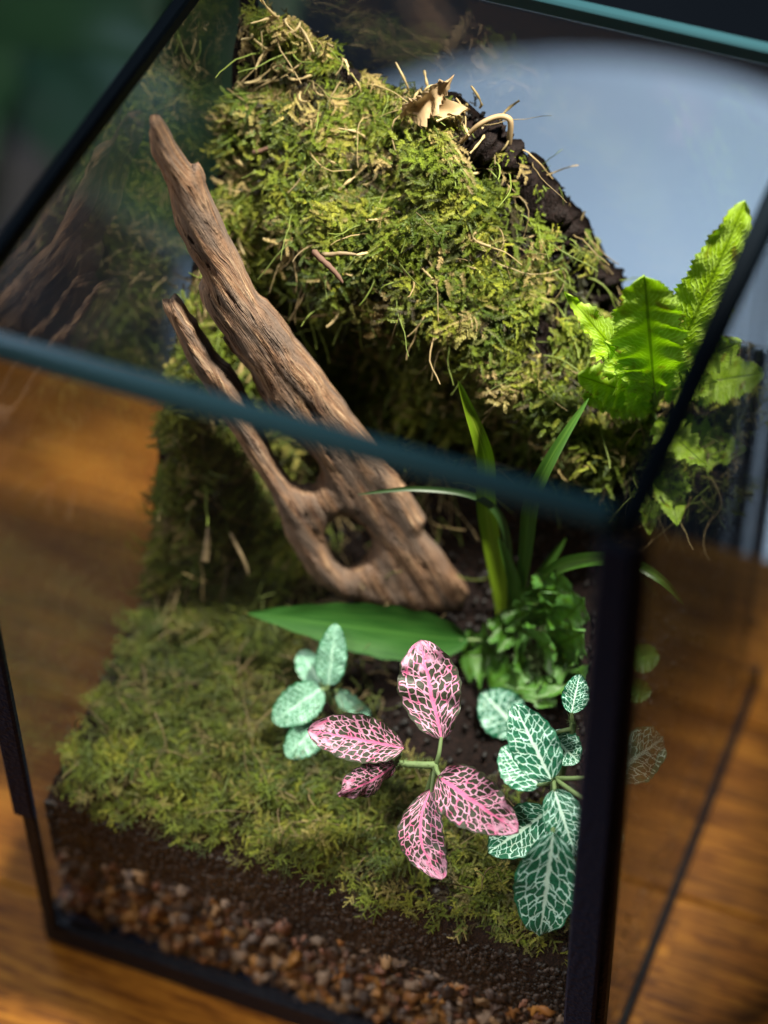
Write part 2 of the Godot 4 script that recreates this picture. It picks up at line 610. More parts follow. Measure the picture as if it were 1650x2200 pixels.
func bare(p: Vector3) -> bool:      # where dark soil shows and no moss grows
	if p.x > -0.05 and p.z < 0.008 and p.z > -0.05 and p.y < 0.142: return true
	if p.x > -0.022 and p.z < 0.046 and p.y < 0.150 - maxf(p.x, 0.0) * 0.1: return true
	if p.z < -0.02 and p.x > -0.03 and p.y > 0.097 + 0.173 * steep(p.x) - (0.023 + 0.006 * sin(p.x * 400.0)) * smoothstep(-0.03, 0.012, p.x): return rng.randf() < 0.93
	if p.x > 0.040 and p.z < 0.05: return rng.randf() < 0.75
	if p.x > 0.030 and p.z > 0.046: return rng.randf() < (0.35 if p.z > 0.075 else 0.6)
	return false

func make_soil() -> void:
	var st := st_new()
	var nx := 90
	var nt := 150
	var g := []
	for j in nt + 1:
		var row := PackedVector3Array()
		for i in nx + 1:
			row.append(ground(lerpf(-0.0955, 0.0955, float(i) / nx), float(j) / nt) - Vector3(0, 0.0015, 0))
		g.append(row)
	# front apron behind the glass down to the gravel, and a flat underside
	var front: PackedVector3Array = g[0]
	var mid := PackedVector3Array()
	var low := PackedVector3Array()
	var back := PackedVector3Array()
	for q in front:
		mid.append(Vector3(q.x, 0.062, 0.0945 + 0.0006 * fine.get_noise_2d(q.x, 7.0)))
		low.append(Vector3(q.x, 0.0475 + 0.014 * lump.get_noise_2d(q.x, 3.0), 0.0948))
		back.append(Vector3(q.x, 0.047, -0.0945))
	g.push_front(mid)
	g.push_front(low)
	g.append(back)
	for j in g.size() - 1:
		for i in nx:
			for k in [[0, 0], [1, 1], [1, 0], [0, 0], [0, 1], [1, 1]]:
				st.add_vertex(g[j + k[1]][i + k[0]])
	# sides
	for s in [0, nx]:
		for j in g.size() - 1:
			var a: Vector3 = g[j][s]
			var b: Vector3 = g[j + 1][s]
			var a0 := Vector3(a.x, 0.047, a.z)
			var b0 := Vector3(b.x, 0.047, b.z)
			for q in ([a, a0, b, b, a0, b0] if s == 0 else [a, b, a0, b, b0, a0]): st.add_vertex(q)
	tag(part("soil", done(st), mats.soil), "", "", "", "structure")
	# crumbs of soil against the glass and on the bare ground
	var crumbs := multi("soil_crumbs", blob(0.0011, Vector3(1, 0.7, 0.9), 0.9, 4, 4), mats.pebble)
	var list := []
	for k in 6200:
		var p: Vector3
		if k < 2500:
			p = Vector3(rng.randf_range(-0.095, 0.095), rng.randf_range(0.045, 0.078), 0.0942)
		else:
			var x := rng.randf_range(-0.094, 0.094)
			p = ground(x, rng.randf_range(0.02, 1.0))
		var c := lerpf(0.003, 0.045 if k < 2500 else 0.014, pow(rng.randf(), 4.0))
		list.append([Transform3D(random_basis() * rng.randf_range(0.4, 1.3), p), Color(c * 1.15, c * 0.8, c * 0.65)])
	fill(crumbs, list)
	tag(crumbs, "dark crumbs of planting soil strewn over the bare ground", "soil", "", "stuff")

func random_basis() -> Basis:
	return Basis.from_euler(Vector3(rng.randf() * TAU, rng.randf() * TAU, rng.randf() * TAU))

func multi(called: String, m: Mesh, material: Material, parent: Node3D = self) -> MultiMeshInstance3D:
	var o := MultiMeshInstance3D.new()
	o.name = numbered(called) if parent == self else called
	o.multimesh = MultiMesh.new()
	o.multimesh.transform_format = MultiMesh.TRANSFORM_3D
	o.multimesh.use_colors = true
	o.multimesh.mesh = m
	o.material_override = material
	parent.add_child(o, true)
	return o

func fill(o: MultiMeshInstance3D, list: Array) -> void:
	o.multimesh.instance_count = list.size()
	for k in list.size():
		o.multimesh.set_instance_transform(k, list[k][0])
		o.multimesh.set_instance_color(k, list[k][1])

func make_gravel() -> void:
	var o := Node3D.new()
	o.name = numbered("gravel")
	add_child(o)
	tag(o, "layer of orange and grey drainage gravel at the foot of the terrarium", "gravel", "", "stuff")
	var hues := [Color(0.64, 0.28, 0.05), Color(0.52, 0.20, 0.04), Color(0.62, 0.36, 0.17), Color(0.22, 0.16, 0.13), Color(0.40, 0.17, 0.10), Color(0.52, 0.36, 0.25), Color(0.12, 0.075, 0.06)]
	for k in 5:
		var m := multi("gravel_grains", blob(0.0024, [Vector3(1, 0.7, 0.8), Vector3(0.8, 0.8, 1.1), Vector3(1.2, 0.6, 0.8), Vector3(0.9, 0.9, 0.9), Vector3(1.4, 0.5, 0.7)][k], 1.3, 20 + k, 5), mats.pebble, o)
		tag(m, "", "", "", "stuff")
		var list := []
		for i in 800:
			var y := rng.randf_range(0.012, 0.0535)
			var p := Vector3(rng.randf_range(-0.093, 0.093), y, rng.randf_range(0.0895, 0.0946))
			if i % 4 == 0: p = Vector3(rng.randf_range(0.0895, 0.0946), y, rng.randf_range(-0.093, 0.093))
			var c: Color = hues[mini(int(pow(rng.randf(), 1.5 if y < 0.038 else 0.5) * 7.0), 6)] * rng.randf_range(0.18, 0.6)
			list.append([Transform3D(random_basis() * (0.4 + 1.1 * pow(rng.randf(), 1.6)), p), c])
		fill(m, list)
	part("gravel_core", block(Vector3(0.184, 0.035, 0.184)), mats.soil, o, Vector3(0, 0.0295, 0)).set_meta("kind", "stuff")

# ------------------------------------------------------------------ moss
func sprig(len_: float, bend: float, pairs: int, leaf_l: float, branches: int, seed_: int) -> Mesh:      # grows along +z, lies on its back to +y
	var r := RandomNumberGenerator.new()
	r.seed = seed_
	var st := st_new()
	st.set_smooth_group(-1)
	var stems := [[Vector3.ZERO, Vector3(0, 0.25, 1).normalized(), len_, bend]]
	for k in branches:
		var f := 0.2 + 0.7 * k / maxf(branches, 1)
		var s := 1.0 if k % 2 == 0 else -1.0
		stems.append([Vector3(0, 0.25 * len_ * f, len_ * f * 0.95), Vector3(s * 0.9, 0.15 + r.randf() * 0.2, 0.6).normalized(), len_ * (0.45 - 0.25 * f) * r.randf_range(0.8, 1.2), bend * 0.5])
	for stem in stems:
		var pts := PackedVector3Array()
		var d: Vector3 = stem[1]
		var p: Vector3 = stem[0]
		var steps := 6
		for i in steps + 1:
			pts.append(p)
			p += d * stem[2] / steps
			d = (d + Vector3(r.randf_range(-0.2, 0.2), -stem[3] / steps * 1.6, r.randf_range(-0.1, 0.1))).normalized()
		tube(st, pts, [0.00024, 0.0001], 3)
		var n := int(pairs * stem[2] / len_) + 2
		for i in n:
			var f := (i + 0.6) / n * steps
			var a := int(f)
			if a >= steps: a = steps - 1
			var q := pts[a].lerp(pts[a + 1], f - a)
			var t := (pts[a + 1] - pts[a]).normalized()
			var sd := t.cross(Vector3.UP).normalized()
			var up := sd.cross(t)
			for s: float in [-1.0, 1.0]:
				var ll := leaf_l * r.randf_range(0.7, 1.25) * (1.0 - 0.4 * i / n)
				var dir := (t * 0.55 + sd * s * 0.85 + up * r.randf_range(-0.1, 0.8)).normalized()
				var wd := dir.cross(up).normalized() * ll * 0.15
				var m := q + dir * ll * 0.45 + up * ll * 0.10
				for vv in [q, m - wd, q + dir * ll, q, q + dir * ll, m + wd]: st.add_vertex(vv)
	st.generate_normals()
	return st.commit()

func moss_color(p: Vector3, wall: bool) -> Color:
	var n := lump.get_noise_3dv(p * 1.7 + Vector3(3, 1, 7)) + rng.randf_range(-0.35, 0.35)
	var green := Color(0.14, 0.19, 0.012)
	var deep := Color(0.050, 0.085, 0.008)
	var gold := Color(0.27, 0.275, 0.028)
	var tan_ := Color(0.46, 0.33, 0.14)
	var c := green.lerp(gold, smoothstep(0.0, 0.55, n)) if n > 0.0 else green.lerp(deep, smoothstep(0.0, 0.6, -n))
	var dry := 0.16 * smoothstep(0.225, 0.25, p.y) + lump.get_noise_3dv(p * 2.3 + Vector3(-9, 4, 2)) + rng.randf_range(-0.2, 0.2)
	if dry > 0.18: c = c.lerp(tan_, smoothstep(0.18, 0.5, dry) * (0.85 if wall else 0.6))
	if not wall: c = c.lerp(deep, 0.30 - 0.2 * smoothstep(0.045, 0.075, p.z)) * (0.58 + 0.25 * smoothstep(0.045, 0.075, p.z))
	return c * rng.randf_range(0.5, 1.3)

func make_moss() -> void:
	var o := Node3D.new()
	o.name = numbered("moss")
	add_child(o)
	tag(o, "green and golden moss carpeting the soil slope and the floor of the terrarium", "moss", "", "stuff")
	var kinds := []
	for k in 8:
		kinds.append(sprig([0.013, 0.017, 0.010, 0.014, 0.020, 0.009, 0.012, 0.016][k], [0.7, 1.0, 0.5, 0.9, 1.2, 0.4, 1.4, 0.8][k], [26, 32, 20, 28, 40, 20, 24, 32][k], [0.0017, 0.0014, 0.0019, 0.0015, 0.0013, 0.0018, 0.0015, 0.0016][k], [2, 4, 1, 3, 4, 1, 2, 4][k], 90 + k))
	var lists := [[], [], [], [], [], [], [], []]
	var total := 0
	for tries in 140000:
		if total > 27000: break
		var x := rng.randf_range(-0.094, 0.094)
		var t := pow(rng.randf(), 0.8)
		var p := ground(x, t)
		if bare(p): continue
		if p.z > 0.0935: continue
		var wall := p.y > 0.102
		var old := total < 7500      # the brown dead layer below grows everywhere, the living moss in tufts on it
		var gap := fine.get_noise_3dv(p * 0.30) + 0.4 * fine.get_noise_3dv(p * 0.8 + Vector3(5, 5, 5))
		if not old and gap > (-0.02 if wall else 0.14) and rng.randf() < 0.93: continue
		var n := ground_normal(x, t)
		var d: Vector3
		if wall:
			var lean := lump.get_noise_3dv(p * 0.7 + Vector3(20, 0, 0)) * 1.6
			d = Vector3(lean + rng.randf_range(-0.45, 0.45), -1.0 + (rng.randf_range(0.0, 1.3) if rng.randf() < 0.3 else 0.0), rng.randf_range(-0.1, 0.5))
		else:
			d = Vector3(rng.randf_range(-1, 1), 0, rng.randf_range(-1, 1))
		d = (d - n * d.dot(n)).normalized()
		d = (d + n * rng.randf_range(0.05, 0.6)).normalized()
		if wall and p.y < 0.225 and p.y > 0.20 and p.z > -0.056 and rng.randf() < 0.7: d = Vector3(rng.randf_range(-0.2, 0.2), -1.0, rng.randf_range(0.0, 0.4)).normalized()
		var up := (n - d * n.dot(d)).normalized()
		var sd := up.cross(d)
		var s := rng.randf_range(0.42, 0.95) * (1.0 if wall else 0.70)
		var k := rng.randi() % 8
		if p.z > 0.085: s *= 0.7
		if absf(p.x) > 0.084: s *= 0.7
		if p.z < -0.082: s *= 0.6
		var rise := -0.001 if old else 0.0034 * clampf(-gap * 2.2, 0.0, 1.0) + rng.randf_range(-0.0005, 0.001)
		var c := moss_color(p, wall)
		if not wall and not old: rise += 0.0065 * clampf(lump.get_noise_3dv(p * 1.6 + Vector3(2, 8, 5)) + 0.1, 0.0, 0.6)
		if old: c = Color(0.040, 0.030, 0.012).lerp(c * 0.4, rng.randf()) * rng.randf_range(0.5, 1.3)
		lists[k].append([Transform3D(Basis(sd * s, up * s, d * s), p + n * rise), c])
		total += 1
	for k in 8:
		var m := multi("moss_sprigs", kinds[k], mats.moss, o)
		fill(m, lists[k])
		tag(m, "", "", "", "stuff")
	# long wiry stems, dry and green
	var st := st_new()
	for k in 3000:
		var x := rng.randf_range(-0.092, 0.09)
		var t := rng.randf_range(0.05, 1.0)
		var p := ground(x, t)
		if p.x > 0.0 and p.y < 0.135 and p.z < 0.05: continue
		if p.z > 0.088: continue
		var n := ground_normal(x, t)
		var wall := p.y > 0.102
		p += n * 0.002
		var d := (n * rng.randf_range(0.2, 1.2) + Vector3(rng.randf_range(-1, 1), rng.randf_range(-2.2, 0.2) if wall else 0.0, rng.randf_range(-0.6, 0.6))).normalized()
		var pts := PackedVector3Array()
		var ln := rng.randf_range(0.006, 0.026)
		var curl := Vector3(rng.randf_range(-1, 1), rng.randf_range(-1.5, 0.2), rng.randf_range(-1, 1)) * 0.25
		for i in 9:
			if absf(p.x) > 0.094 or p.z > 0.093: break
			pts.append(p)
			p += d * ln / 8.0
			d = (d + curl + Vector3(rng.randf_range(-0.25, 0.25), rng.randf_range(-0.25, 0.25), rng.randf_range(-0.25, 0.25))).normalized()
		if pts.size() < 3: continue
		var c := Color(0.20, 0.26, 0.05) if rng.randf() < 0.55 else Color(0.38, 0.28, 0.13)
		var rr := rng.randf_range(0.00014, 0.0004)
		tube(st, pts, [rr, rr * 0.5], 4, c * rng.randf_range(0.5, 1.2) * (1.0 if wall else 0.5))
	var wires := part("moss_stems", done(st), mats.moss, o)
	tag(wires, "", "", "", "stuff")
	# curled dry fronds, thicker, near the crest
	var st2 := st_new()
	for k in 230:
		var x := rng.randf_range(-0.09, -0.004)
		var t := 1.0 - 0.42 * pow(rng.randf(), 1.6)
		var p := ground(x, t)
		if lump.get_noise_3dv(p * 2.3 + Vector3(-9, 4, 2)) < -0.05: continue
		var n := ground_normal(x, t)
		p += n * 0.003
		var d := (n * 0.7 + Vector3(rng.randf_range(-1, 1), rng.randf_range(-1, 0.4), 0)).normalized()
		var bend := Vector3(rng.randf_range(-1, 1), rng.randf_range(-1, 1), rng.randf_range(-1, 1)) * 0.42
		var pts := PackedVector3Array()
		var ln := rng.randf_range(0.006, 0.014)
		for i in 10:
			pts.append(p)
			p += d * ln / 9.0
			d = (d + bend).normalized()
		var c := Color(0.60, 0.46, 0.22) * rng.randf_range(0.45, 1.15)
		var rad := []
		for i in 10: rad.append(rng.randf_range(0.0002, 0.0006))
		tube(st2, pts, rad, 5, c)
	tag(part("dry_moss_curls", done(st2), mats.moss, o), "", "", "", "stuff")

# ------------------------------------------------------------------ cork slab behind the slope
func make_cork() -> void:
	var st := st_new()
	var n := 110
	var chip := noise_of(95.0, 4, 6)
	var rows := []
	for j in 5:
		var row := []
		for i in n + 1:
			var x := lerpf(-0.0955, 0.066, float(i) / n)
			var s := steep(x + 0.003)
			var y := (0.100 if x > 0.004 else 0.078) + (0.270 - 0.097) * s + 0.0042 * chip.get_noise_1d(x) + 0.003 * chip.get_noise_1d(x * 3.0 + 4.0)
			if x > 0.036: y -= (x - 0.036) * 1.5
			row.append([Vector3(x, 0.06, -0.0952), Vector3(x, y, -0.0950), Vector3(x, y + 0.001, -0.090), Vector3(x, y - 0.006 + 0.003 * chip.get_noise_2d(x, 9.0), -0.083 + 0.004 * chip.get_noise_2d(x, 2.0)), Vector3(x, 0.06, -0.076)][j])
		rows.append(row)
	for j in 4:
		for i in n:
			for k in [[0, 0], [1, 1], [1, 0], [0, 0], [0, 1], [1, 1]]:
				st.add_vertex(rows[j + k[1]][i + k[0]])
	var o := part("cork_slab", done(st), mats.cork)
	tag(o, "dark rough cork slab standing behind the moss against the back pane", "bark")
	# thick broken edge of the slab
	for q in [[[V(-14.0, 245, -88), V(-5.5, 238, -88), V(-1.0, 226.5, -87), V(10.0, 221, -87), V(18.5, 208, -87), V(28.0, 194.0, -87), V(30.5, 178, -87), V(33.0, 158, -87)], 0.0086], [[V(-60.0, 257.0, -90.5), V(-52.0, 252.5, -90.5), V(-44.0, 248.0, -90.5)], 0.0034]]:
		var line := curve(q[0], 24)
		var n2 := line.size()
		var st2 := st_new()
		var rings := []
		var rough := noise_of(120.0, 4, 61)
		for i in n2:
			var t := (line[mini(i + 1, n2 - 1)] - line[maxi(i - 1, 0)]).normalized()
			var a := t.cross(Vector3(0, 0, 1)).normalized()
			var b := t.cross(a)
			var rad: float = q[1] * sqrt(clampf(minf(i, n2 - 1 - i) / 6.0 + 0.02, 0.0, 1.0))
			var ring := PackedVector3Array()
			for k in 22:
				var dd := a * cos(TAU * k / 22.0) + b * sin(TAU * k / 22.0) * 0.7
				var pp := line[i] + dd * rad
				pp += dd * rad * (1.0 * rough.get_noise_3dv(pp) + 0.55 * absf(rough.get_noise_3dv(pp * 2.6)))
				pp.z = maxf(pp.z, -0.0952)
				ring.append(pp)
			rings.append(ring)
		for i in n2 - 1:
			for k in 22:
				for c in [[0, 0], [1, 1], [1, 0], [0, 0], [0, 1], [1, 1]]:
					st2.add_vertex(rings[i + c[0]][(k + c[1]) % 22])
		part("bark_edge", done(st2), mats.cork, o)

# ------------------------------------------------------------------ driftwood
func polygon(s: String) -> PackedVector2Array:
	var out := PackedVector2Array()
	for q in s.split(","):
		var ab := q.strip_edges().split(" ")
		out.append(Vector2(float(ab[0]), float(ab[1])))
	return out

func edge_distance(p: Vector2, poly: PackedVector2Array) -> float:      # positive inside
	var best := 1e9
	for i in poly.size():
		var c := Geometry2D.get_closest_point_to_segment(p, poly[i], poly[(i + 1) % poly.size()])
		best = minf(best, p.distance_squared_to(c))
	return sqrt(best) * (1.0 if Geometry2D.is_point_in_polygon(p, poly) else -1.0)

func make_driftwood() -> void:
	var outer := polygon("-0.4 0.2, 4.7 -2.5, 9.6 -4.7, 15.5 -5.2, 21.8 -6.7, 27.5 -9.3, 34.6 -11.3, 42.8 -13.0, 48.3 -13.1, 53.2 -14.3, 55.2 -17.3, 59.8 -19.1, 64.9 -20.1, 70.7 -20.1, 80.3 -20.3, 88.6 -19.3, 96.0 -20.2, 107.1 -21.0, 114.8 -18.9, 122.4 -17.5, 130.9 -17.6, 135.1 -19.2, 137.1 -22.7, 135.6 -27.5, 131.2 -29.9, 123.4 -30.0, 114.3 -28.0, 106.0 -26.8, 97.5 -26.0, 90.2 -25.0, 84.2 -25.1, 79.6 -26.2, 72.9 -26.1, 68.8 -26.4, 65.7 -25.5, 63.1 -26.3, 57.8 -25.6, 55.1 -25.9, 56.0 -28.3, 53.5 -29.9, 59.2 -31.1, 68.0 -32.6, 74.6 -33.5, 80.5 -33.8, 87.2 -33.7, 94.7 -34.5, 102.2 -35.5, 108.2 -35.5, 117.5 -36.2, 123.6 -36.4, 130.2 -36.5, 139.1 -38.3, 148.0 -40.3, 156.4 -41.3, 162.8 -41.3, 169.3 -40.5, 177.3 -37.0, 185.0 -29.7, 195.7 -17.6, 201.5 -4.5, 197.3 0.5, 190.1 0.2, 178.5 -0.3, 169.5 -2.0, 165.4 1.6, 157.8 1.9, 148.9 2.0, 140.0 1.5, 129.4 0.9, 117.4 0.4, 105.4 -0.3, 94.1 -0.5, 85.5 -1.2, 78.7 -2.0, 72.0 -2.2, 68.9 -3.6, 64.1 -3.4, 56.4 -1.9, 49.8 -1.2, 44.0 -0.2, 38.0 0.9, 32.4 1.8, 26.7 3.0, 22.9 4.1, 20.6 4.2, 19.9 2.1, 17.2 2.1, 10.9 2.1, 5.0 2.5, 0.9 2.4")
	var hole := polygon("150.4 -26.5, 149.6 -21.6, 152.3 -18.3, 157.7 -17.0, 163.8 -16.8, 168.3 -19.9, 171.1 -25.9, 171.0 -30.6, 164.9 -32.5, 157.8 -31.8, 152.8 -29.6")
	var cell := 0.95
	var u0 := -5.0
	var v0 := -49.0
	var w0 := -13.0
	var nx := 226
	var ny := 62
	var nz := 28
	var rag := noise_of(1.0, 3, 44)
	var d2 := PackedFloat32Array()
	d2.resize(nx * ny)
	for j in ny:
		for i in nx:
			var p := Vector2(u0 + i * cell, v0 + j * cell)
			d2[j * nx + i] = minf(edge_distance(p, outer), -edge_distance(p, hole)) + 0.55 * rag.get_noise_2d(p.x * 0.06, p.y * 0.22)
	var ridge := noise_of(1.0, 1, 71)
	var f := PackedFloat32Array()
	f.resize(nx * ny * nz)
	for j in ny:
		for i in nx:
			var u := u0 + i * cell
			var v := v0 + j * cell
			var d := d2[j * nx + i]
			var big := lerpf(7.5, 5.0, smoothstep(90.0, 175.0, u))
			big = lerpf(5.5, big, smoothstep(0.0, 30.0, u))
			var bow := -2.0 * sin(u / 190.0 * PI) + 0.004 * (v + 20.0) * (v + 20.0) * smoothstep(80.0, 160.0, u)
			var wavy := v + 1.5 * ridge.get_noise_1d(u * 0.03)
			for k in nz:
				var w := w0 + k * cell - bow
				var q := maxf(big - d, 0.0)
				var r := sqrt(q * q + w * w) - big
				r += 0.55 * ridge.get_noise_3d(u * 0.010, wavy * 0.13, w * 0.05) + 0.7 * absf(ridge.get_noise_3d(u * 0.012 + 40.0, wavy * 0.27, w * 0.05)) - 0.75 + 0.7 * smoothstep(0.07, 0.0, absf(ridge.get_noise_2d(u * 0.007 + 9.0, wavy * 0.10)))
				f[(k * ny + j) * nx + i] = r
	# surface nets
	var index := {}
	var pts := PackedVector3Array()
	var step := [1, nx, nx * ny]
	for k in nz - 1:
		for j in ny - 1:
			for i in nx - 1:
				var at := (k * ny + j) * nx + i
				var c := [f[at], f[at + 1], f[at + nx], f[at + nx + 1], f[at + nx * ny], f[at + nx * ny + 1], f[at + nx * ny + nx], f[at + nx * ny + nx + 1]]
				var neg := 0
				for q in c:
					if q < 0.0: neg += 1
				if neg == 0 or neg == 8: continue
				var sum := Vector3.ZERO
				var cnt := 0
				for e in [[0, 1], [2, 3], [4, 5], [6, 7], [0, 2], [1, 3], [4, 6], [5, 7], [0, 4], [1, 5], [2, 6], [3, 7]]:
					var a: float = c[e[0]]
					var b: float = c[e[1]]
					if (a < 0.0) == (b < 0.0): continue
					var t := a / (a - b)
					var pa := Vector3(e[0] & 1, (e[0] >> 1) & 1, e[0] >> 2)
					var pb := Vector3(e[1] & 1, (e[1] >> 1) & 1, e[1] >> 2)
					sum += pa.lerp(pb, t)
					cnt += 1
				index[at] = pts.size()
				pts.append(Vector3(i, j, k) + sum / cnt)
	var near := {}
	for at in index:
		var sum := Vector3.ZERO
		var cnt := 0
		for dd in 3:
			for sg in [-1, 1]:
				if index.has(at + step[dd] * sg):
					sum += pts[index[at + step[dd] * sg]]
					cnt += 1
		near[at] = sum / cnt if cnt > 0 else pts[index[at]]
	for at in index: pts[index[at]] = pts[index[at]].lerp(near[at], 0.5)
	var ax := Vector3(0.5409, -0.8403, 0.0362)
	var ay := Vector3(0.7444, 0.4583, -0.4856)
	var az := Vector3(0.3915, 0.2896, 0.8734)
	var st := st_new()
	for p in pts:
		var l := Vector3(u0 + p.x * cell, v0 + p.y * cell, w0 + p.z * cell)
		st.add_vertex(Vector3(l.x, l.y, l.z - 3.0) * 0.001)
	for at in index:
		for dd in 3:
			var far: int = at + step[dd]
			if far >= f.size() or (f[at] < 0.0) == (f[far] < 0.0): continue
			var b: int = step[(dd + 1) % 3]
			var c2: int = step[(dd + 2) % 3]
			if not (index.has(at - b) and index.has(at - c2) and index.has(at - b - c2)): continue
			var q := [index[at], index[at - b], index[at - b - c2], index[at - c2]]
			if f[at] < 0.0: q.reverse()
			for t in [0, 1, 2, 0, 2, 3]: st.add_index(q[t])
	st.generate_normals()
	var o := part("driftwood", st.commit(), mats.driftwood, self, Vector3(-0.0930, 0.2785, -0.0208))
	o.basis = Basis(ax, ay, az).orthonormalized()
	tag(o, "weathered brown forked driftwood with an oval hole leaning in the terrarium", "driftwood")

# ------------------------------------------------------------------ plants
func stem(o: Node3D, called: String, pts: Array, r0: float, r1: float, m: Material) -> MeshInstance3D:
	return part(called, tube_mesh(pts, r0, r1), m, o)

func hairs(o: Node3D, pts: Array, n: int, m: Material) -> void:
	var st := st_new()
	var line := curve(pts, 6)
	for k in n:
		var p := line[rng.randi() % line.size()] + Vector3(rng.randf_range(-1, 1), rng.randf_range(-1, 1), rng.randf_range(-1, 1)) * 0.0006
		var d := Vector3(rng.randf_range(-1, 1), rng.randf_range(-0.4, 1), rng.randf_range(-1, 1)).normalized()
		tube(st, PackedVector3Array([p, p + d * 0.0012, p + d * 0.0022 + Vector3(0, 0.0002, 0)]), [0.00008, 0.00004], 3)
	tag(part("hairs", done(st), m, o), "", "", "", "stuff")

func add_leaf(o: Node3D, m: Material, base: Vector3, tip: Vector3, w: float, opts: Dictionary, from := Vector3.ZERO, sm: Material = null) -> void:
	var lf := part("leaf", leaf(base, tip, w * 0.001, opts), m, o)
	if from != Vector3.ZERO:
		var mid := (from + base) * 0.5 + (base - from).length() * 0.15 * FACING
		stem(lf, "petiole", [from, mid, base.lerp(tip, 0.04)], 0.0008, 0.0006, sm)

func make_nerve_plants() -> void:
	var o := thing("pink_nerve_plant", "pink veined nerve plant with five spreading leaves growing at the centre front", "plant")
	var c := V(32.5, 121, 63.5)
	var foot := V(30, 86, 58)
	stem(o, "stem", [foot, V(29, 100, 61), V(31, 112, 63), c], 0.0013, 0.0011, mats.stem)
	var arm := [c, V(25.5, 120.5, 65.5), V(19.5, 120, 66.5)]
	stem(o, "side_stem", arm, 0.0013, 0.0010, mats.stem)
	hairs(o, arm, 90, mats.stem)
	add_leaf(o, mats.pink[0], V(32.6, 127.2, 58.2), V(16.7, 145.8, 36.4), 20.0, {droop = 0.05, cup = 0.10, e = 1.08, k = 0.6, wave = 0.10, roll = -6.0}, c, mats.stem)
	add_leaf(o, mats.pink[1], V(22.0, 125.8, 64.3), V(-6.2, 135.0, 75.0), 15.2, {droop = 0.07, cup = 0.16, e = 1.0, k = 0.55, wave = 0.06, roll = 12.0}, V(20, 120.5, 66), mats.stem)
	add_leaf(o, mats.pink[2], V(20.1, 120.3, 66.9), V(8.6, 123.6, 87.1), 12.5, {droop = 0.06, cup = -0.2, e = 0.8, k = 0.7, wave = 0.10, roll = -30.0}, V(20, 120.0, 66.5), mats.stem)
	add_leaf(o, mats.pink[2], V(35.7, 124.6, 69.7), V(65.7, 121.5, 78.4), 18.2, {droop = 0.08, cup = 0.12, e = 0.72, k = 0.62, wave = 0.09, roll = 0.0}, c, mats.stem)
	add_leaf(o, mats.pink[0], V(33.4, 117.6, 70.0), V(45.5, 103.8, 92.4), 14.6, {droop = 0.04, cup = 0.12, e = 1.0, k = 0.55, wave = 0.08, bend = 0.34}, c, mats.stem)

	var g := thing("mint_veined_nerve_plant", "green nerve plant with mint white veins growing beside the front right corner", "plant")
	var n1 := V(69.5, 124.4, 57.2)
	var n2 := V(72.6, 114.9, 67.3)
	var n3 := V(68.8, 124.9, 36.9)
	stem(g, "stem", [V(66, 84, 52), V(68, 100, 56), V(70, 113, 58), n1], 0.0013, 0.0010, mats.stem)
	stem(g, "stem", [V(70, 84, 66), V(72, 100, 68), n2], 0.0012, 0.0010, mats.stem_brown)
	stem(g, "stem", [V(64, 86, 36), V(67, 108, 36), n3, V(68.4, 132, 38.5)], 0.0013, 0.0010, mats.stem)
	hairs(g, [V(67, 108, 36), n3, V(68.4, 132, 38.5)], 60, mats.stem)
	hairs(g, [V(70, 113, 58), n1], 60, mats.stem)
	add_leaf(g, mats.mint[0], V(69.9, 127.9, 60.9), V(52.8, 144.2, 48.8), 15.5, {droop = 0.05, cup = 0.12, e = 0.85, k = 0.6}, n1, mats.stem)
	add_leaf(g, mats.mint[1], V(61.7, 122.0, 39.3), V(73.2, 116.2, 42.5), 11.5, {droop = 0.06, cup = 0.12, e = 0.9, k = 0.6}, n3, mats.stem)
	add_leaf(g, mats.mint[2], V(62.6, 106.5, 49.2), V(46.9, 111.2, 42.2), 14.0, {droop = 0.10, cup = 0.14, k = 0.6}, n1, mats.stem)
	add_leaf(g, mats.mint[1], V(46.5, 92.7, 20.9), V(30.1, 100.4, 15.1), 16.0, {droop = 0.08, cup = 0.10}, V(50, 90, 24), mats.stem)
	add_leaf(g, mats.mint[2], V(68.3, 134.1, 38.2), V(67.6, 142.7, 29.0), 8.6, {droop = 0.05, cup = 0.15}, n3, mats.stem)
	add_leaf(g, mats.mint[1], V(71.8, 128.7, 64.1), V(84.1, 116.0, 77.2), 12.6, {droop = 0.05, cup = 0.12, e = 0.8}, n1, mats.stem)
	add_leaf(g, mats.mint[2], V(69.4, 111.9, 60.9), V(56.4, 108.3, 80.4), 16.0, {droop = 0.06, cup = 0.10, e = 0.9}, n2, mats.stem)
	add_leaf(g, mats.mint[0], V(77.0, 127.5, 79.0), V(78.5, 90.5, 92.5), 20.5, {droop = 0.03, cup = 0.08, e = 0.92, k = 0.66, roll = 4.0}, n2, mats.stem)
	add_leaf(g, mats.mint[1], V(86.9, 132.9, 56.0), V(94.2, 111.0, 19.0), 16.5, {droop = 0.03, cup = 0.08, e = 0.9}, n1, mats.stem)
	add_leaf(g, mats.mint[2], V(86.4, 130.3, 66.8), V(94.2, 108.0, 66.0), 10.4, {droop = 0.03, cup = 0.10}, n1, mats.stem)

	var w := thing("frosted_nerve_plant", "small pale green nerve plant with frosted leaves below the long broad leaf", "plant")
	var wc := V(-16.5, 105.5, 37.5)
	stem(w, "stem", [V(-13, 90, 34), V(-15, 98, 36), wc], 0.0011, 0.0009, mats.stem)
	stem(w, "stem", [V(-13, 89, 40), V(-14, 95, 44), V(-15.5, 98, 46)], 0.0010, 0.0008, mats.stem)
	add_leaf(w, mats.frost, V(-15.9, 108.0, 37.1), V(-18.4, 123.5, 23.0), 10.2, {droop = 0.06, cup = 0.14, k = 0.55}, wc, mats.stem)
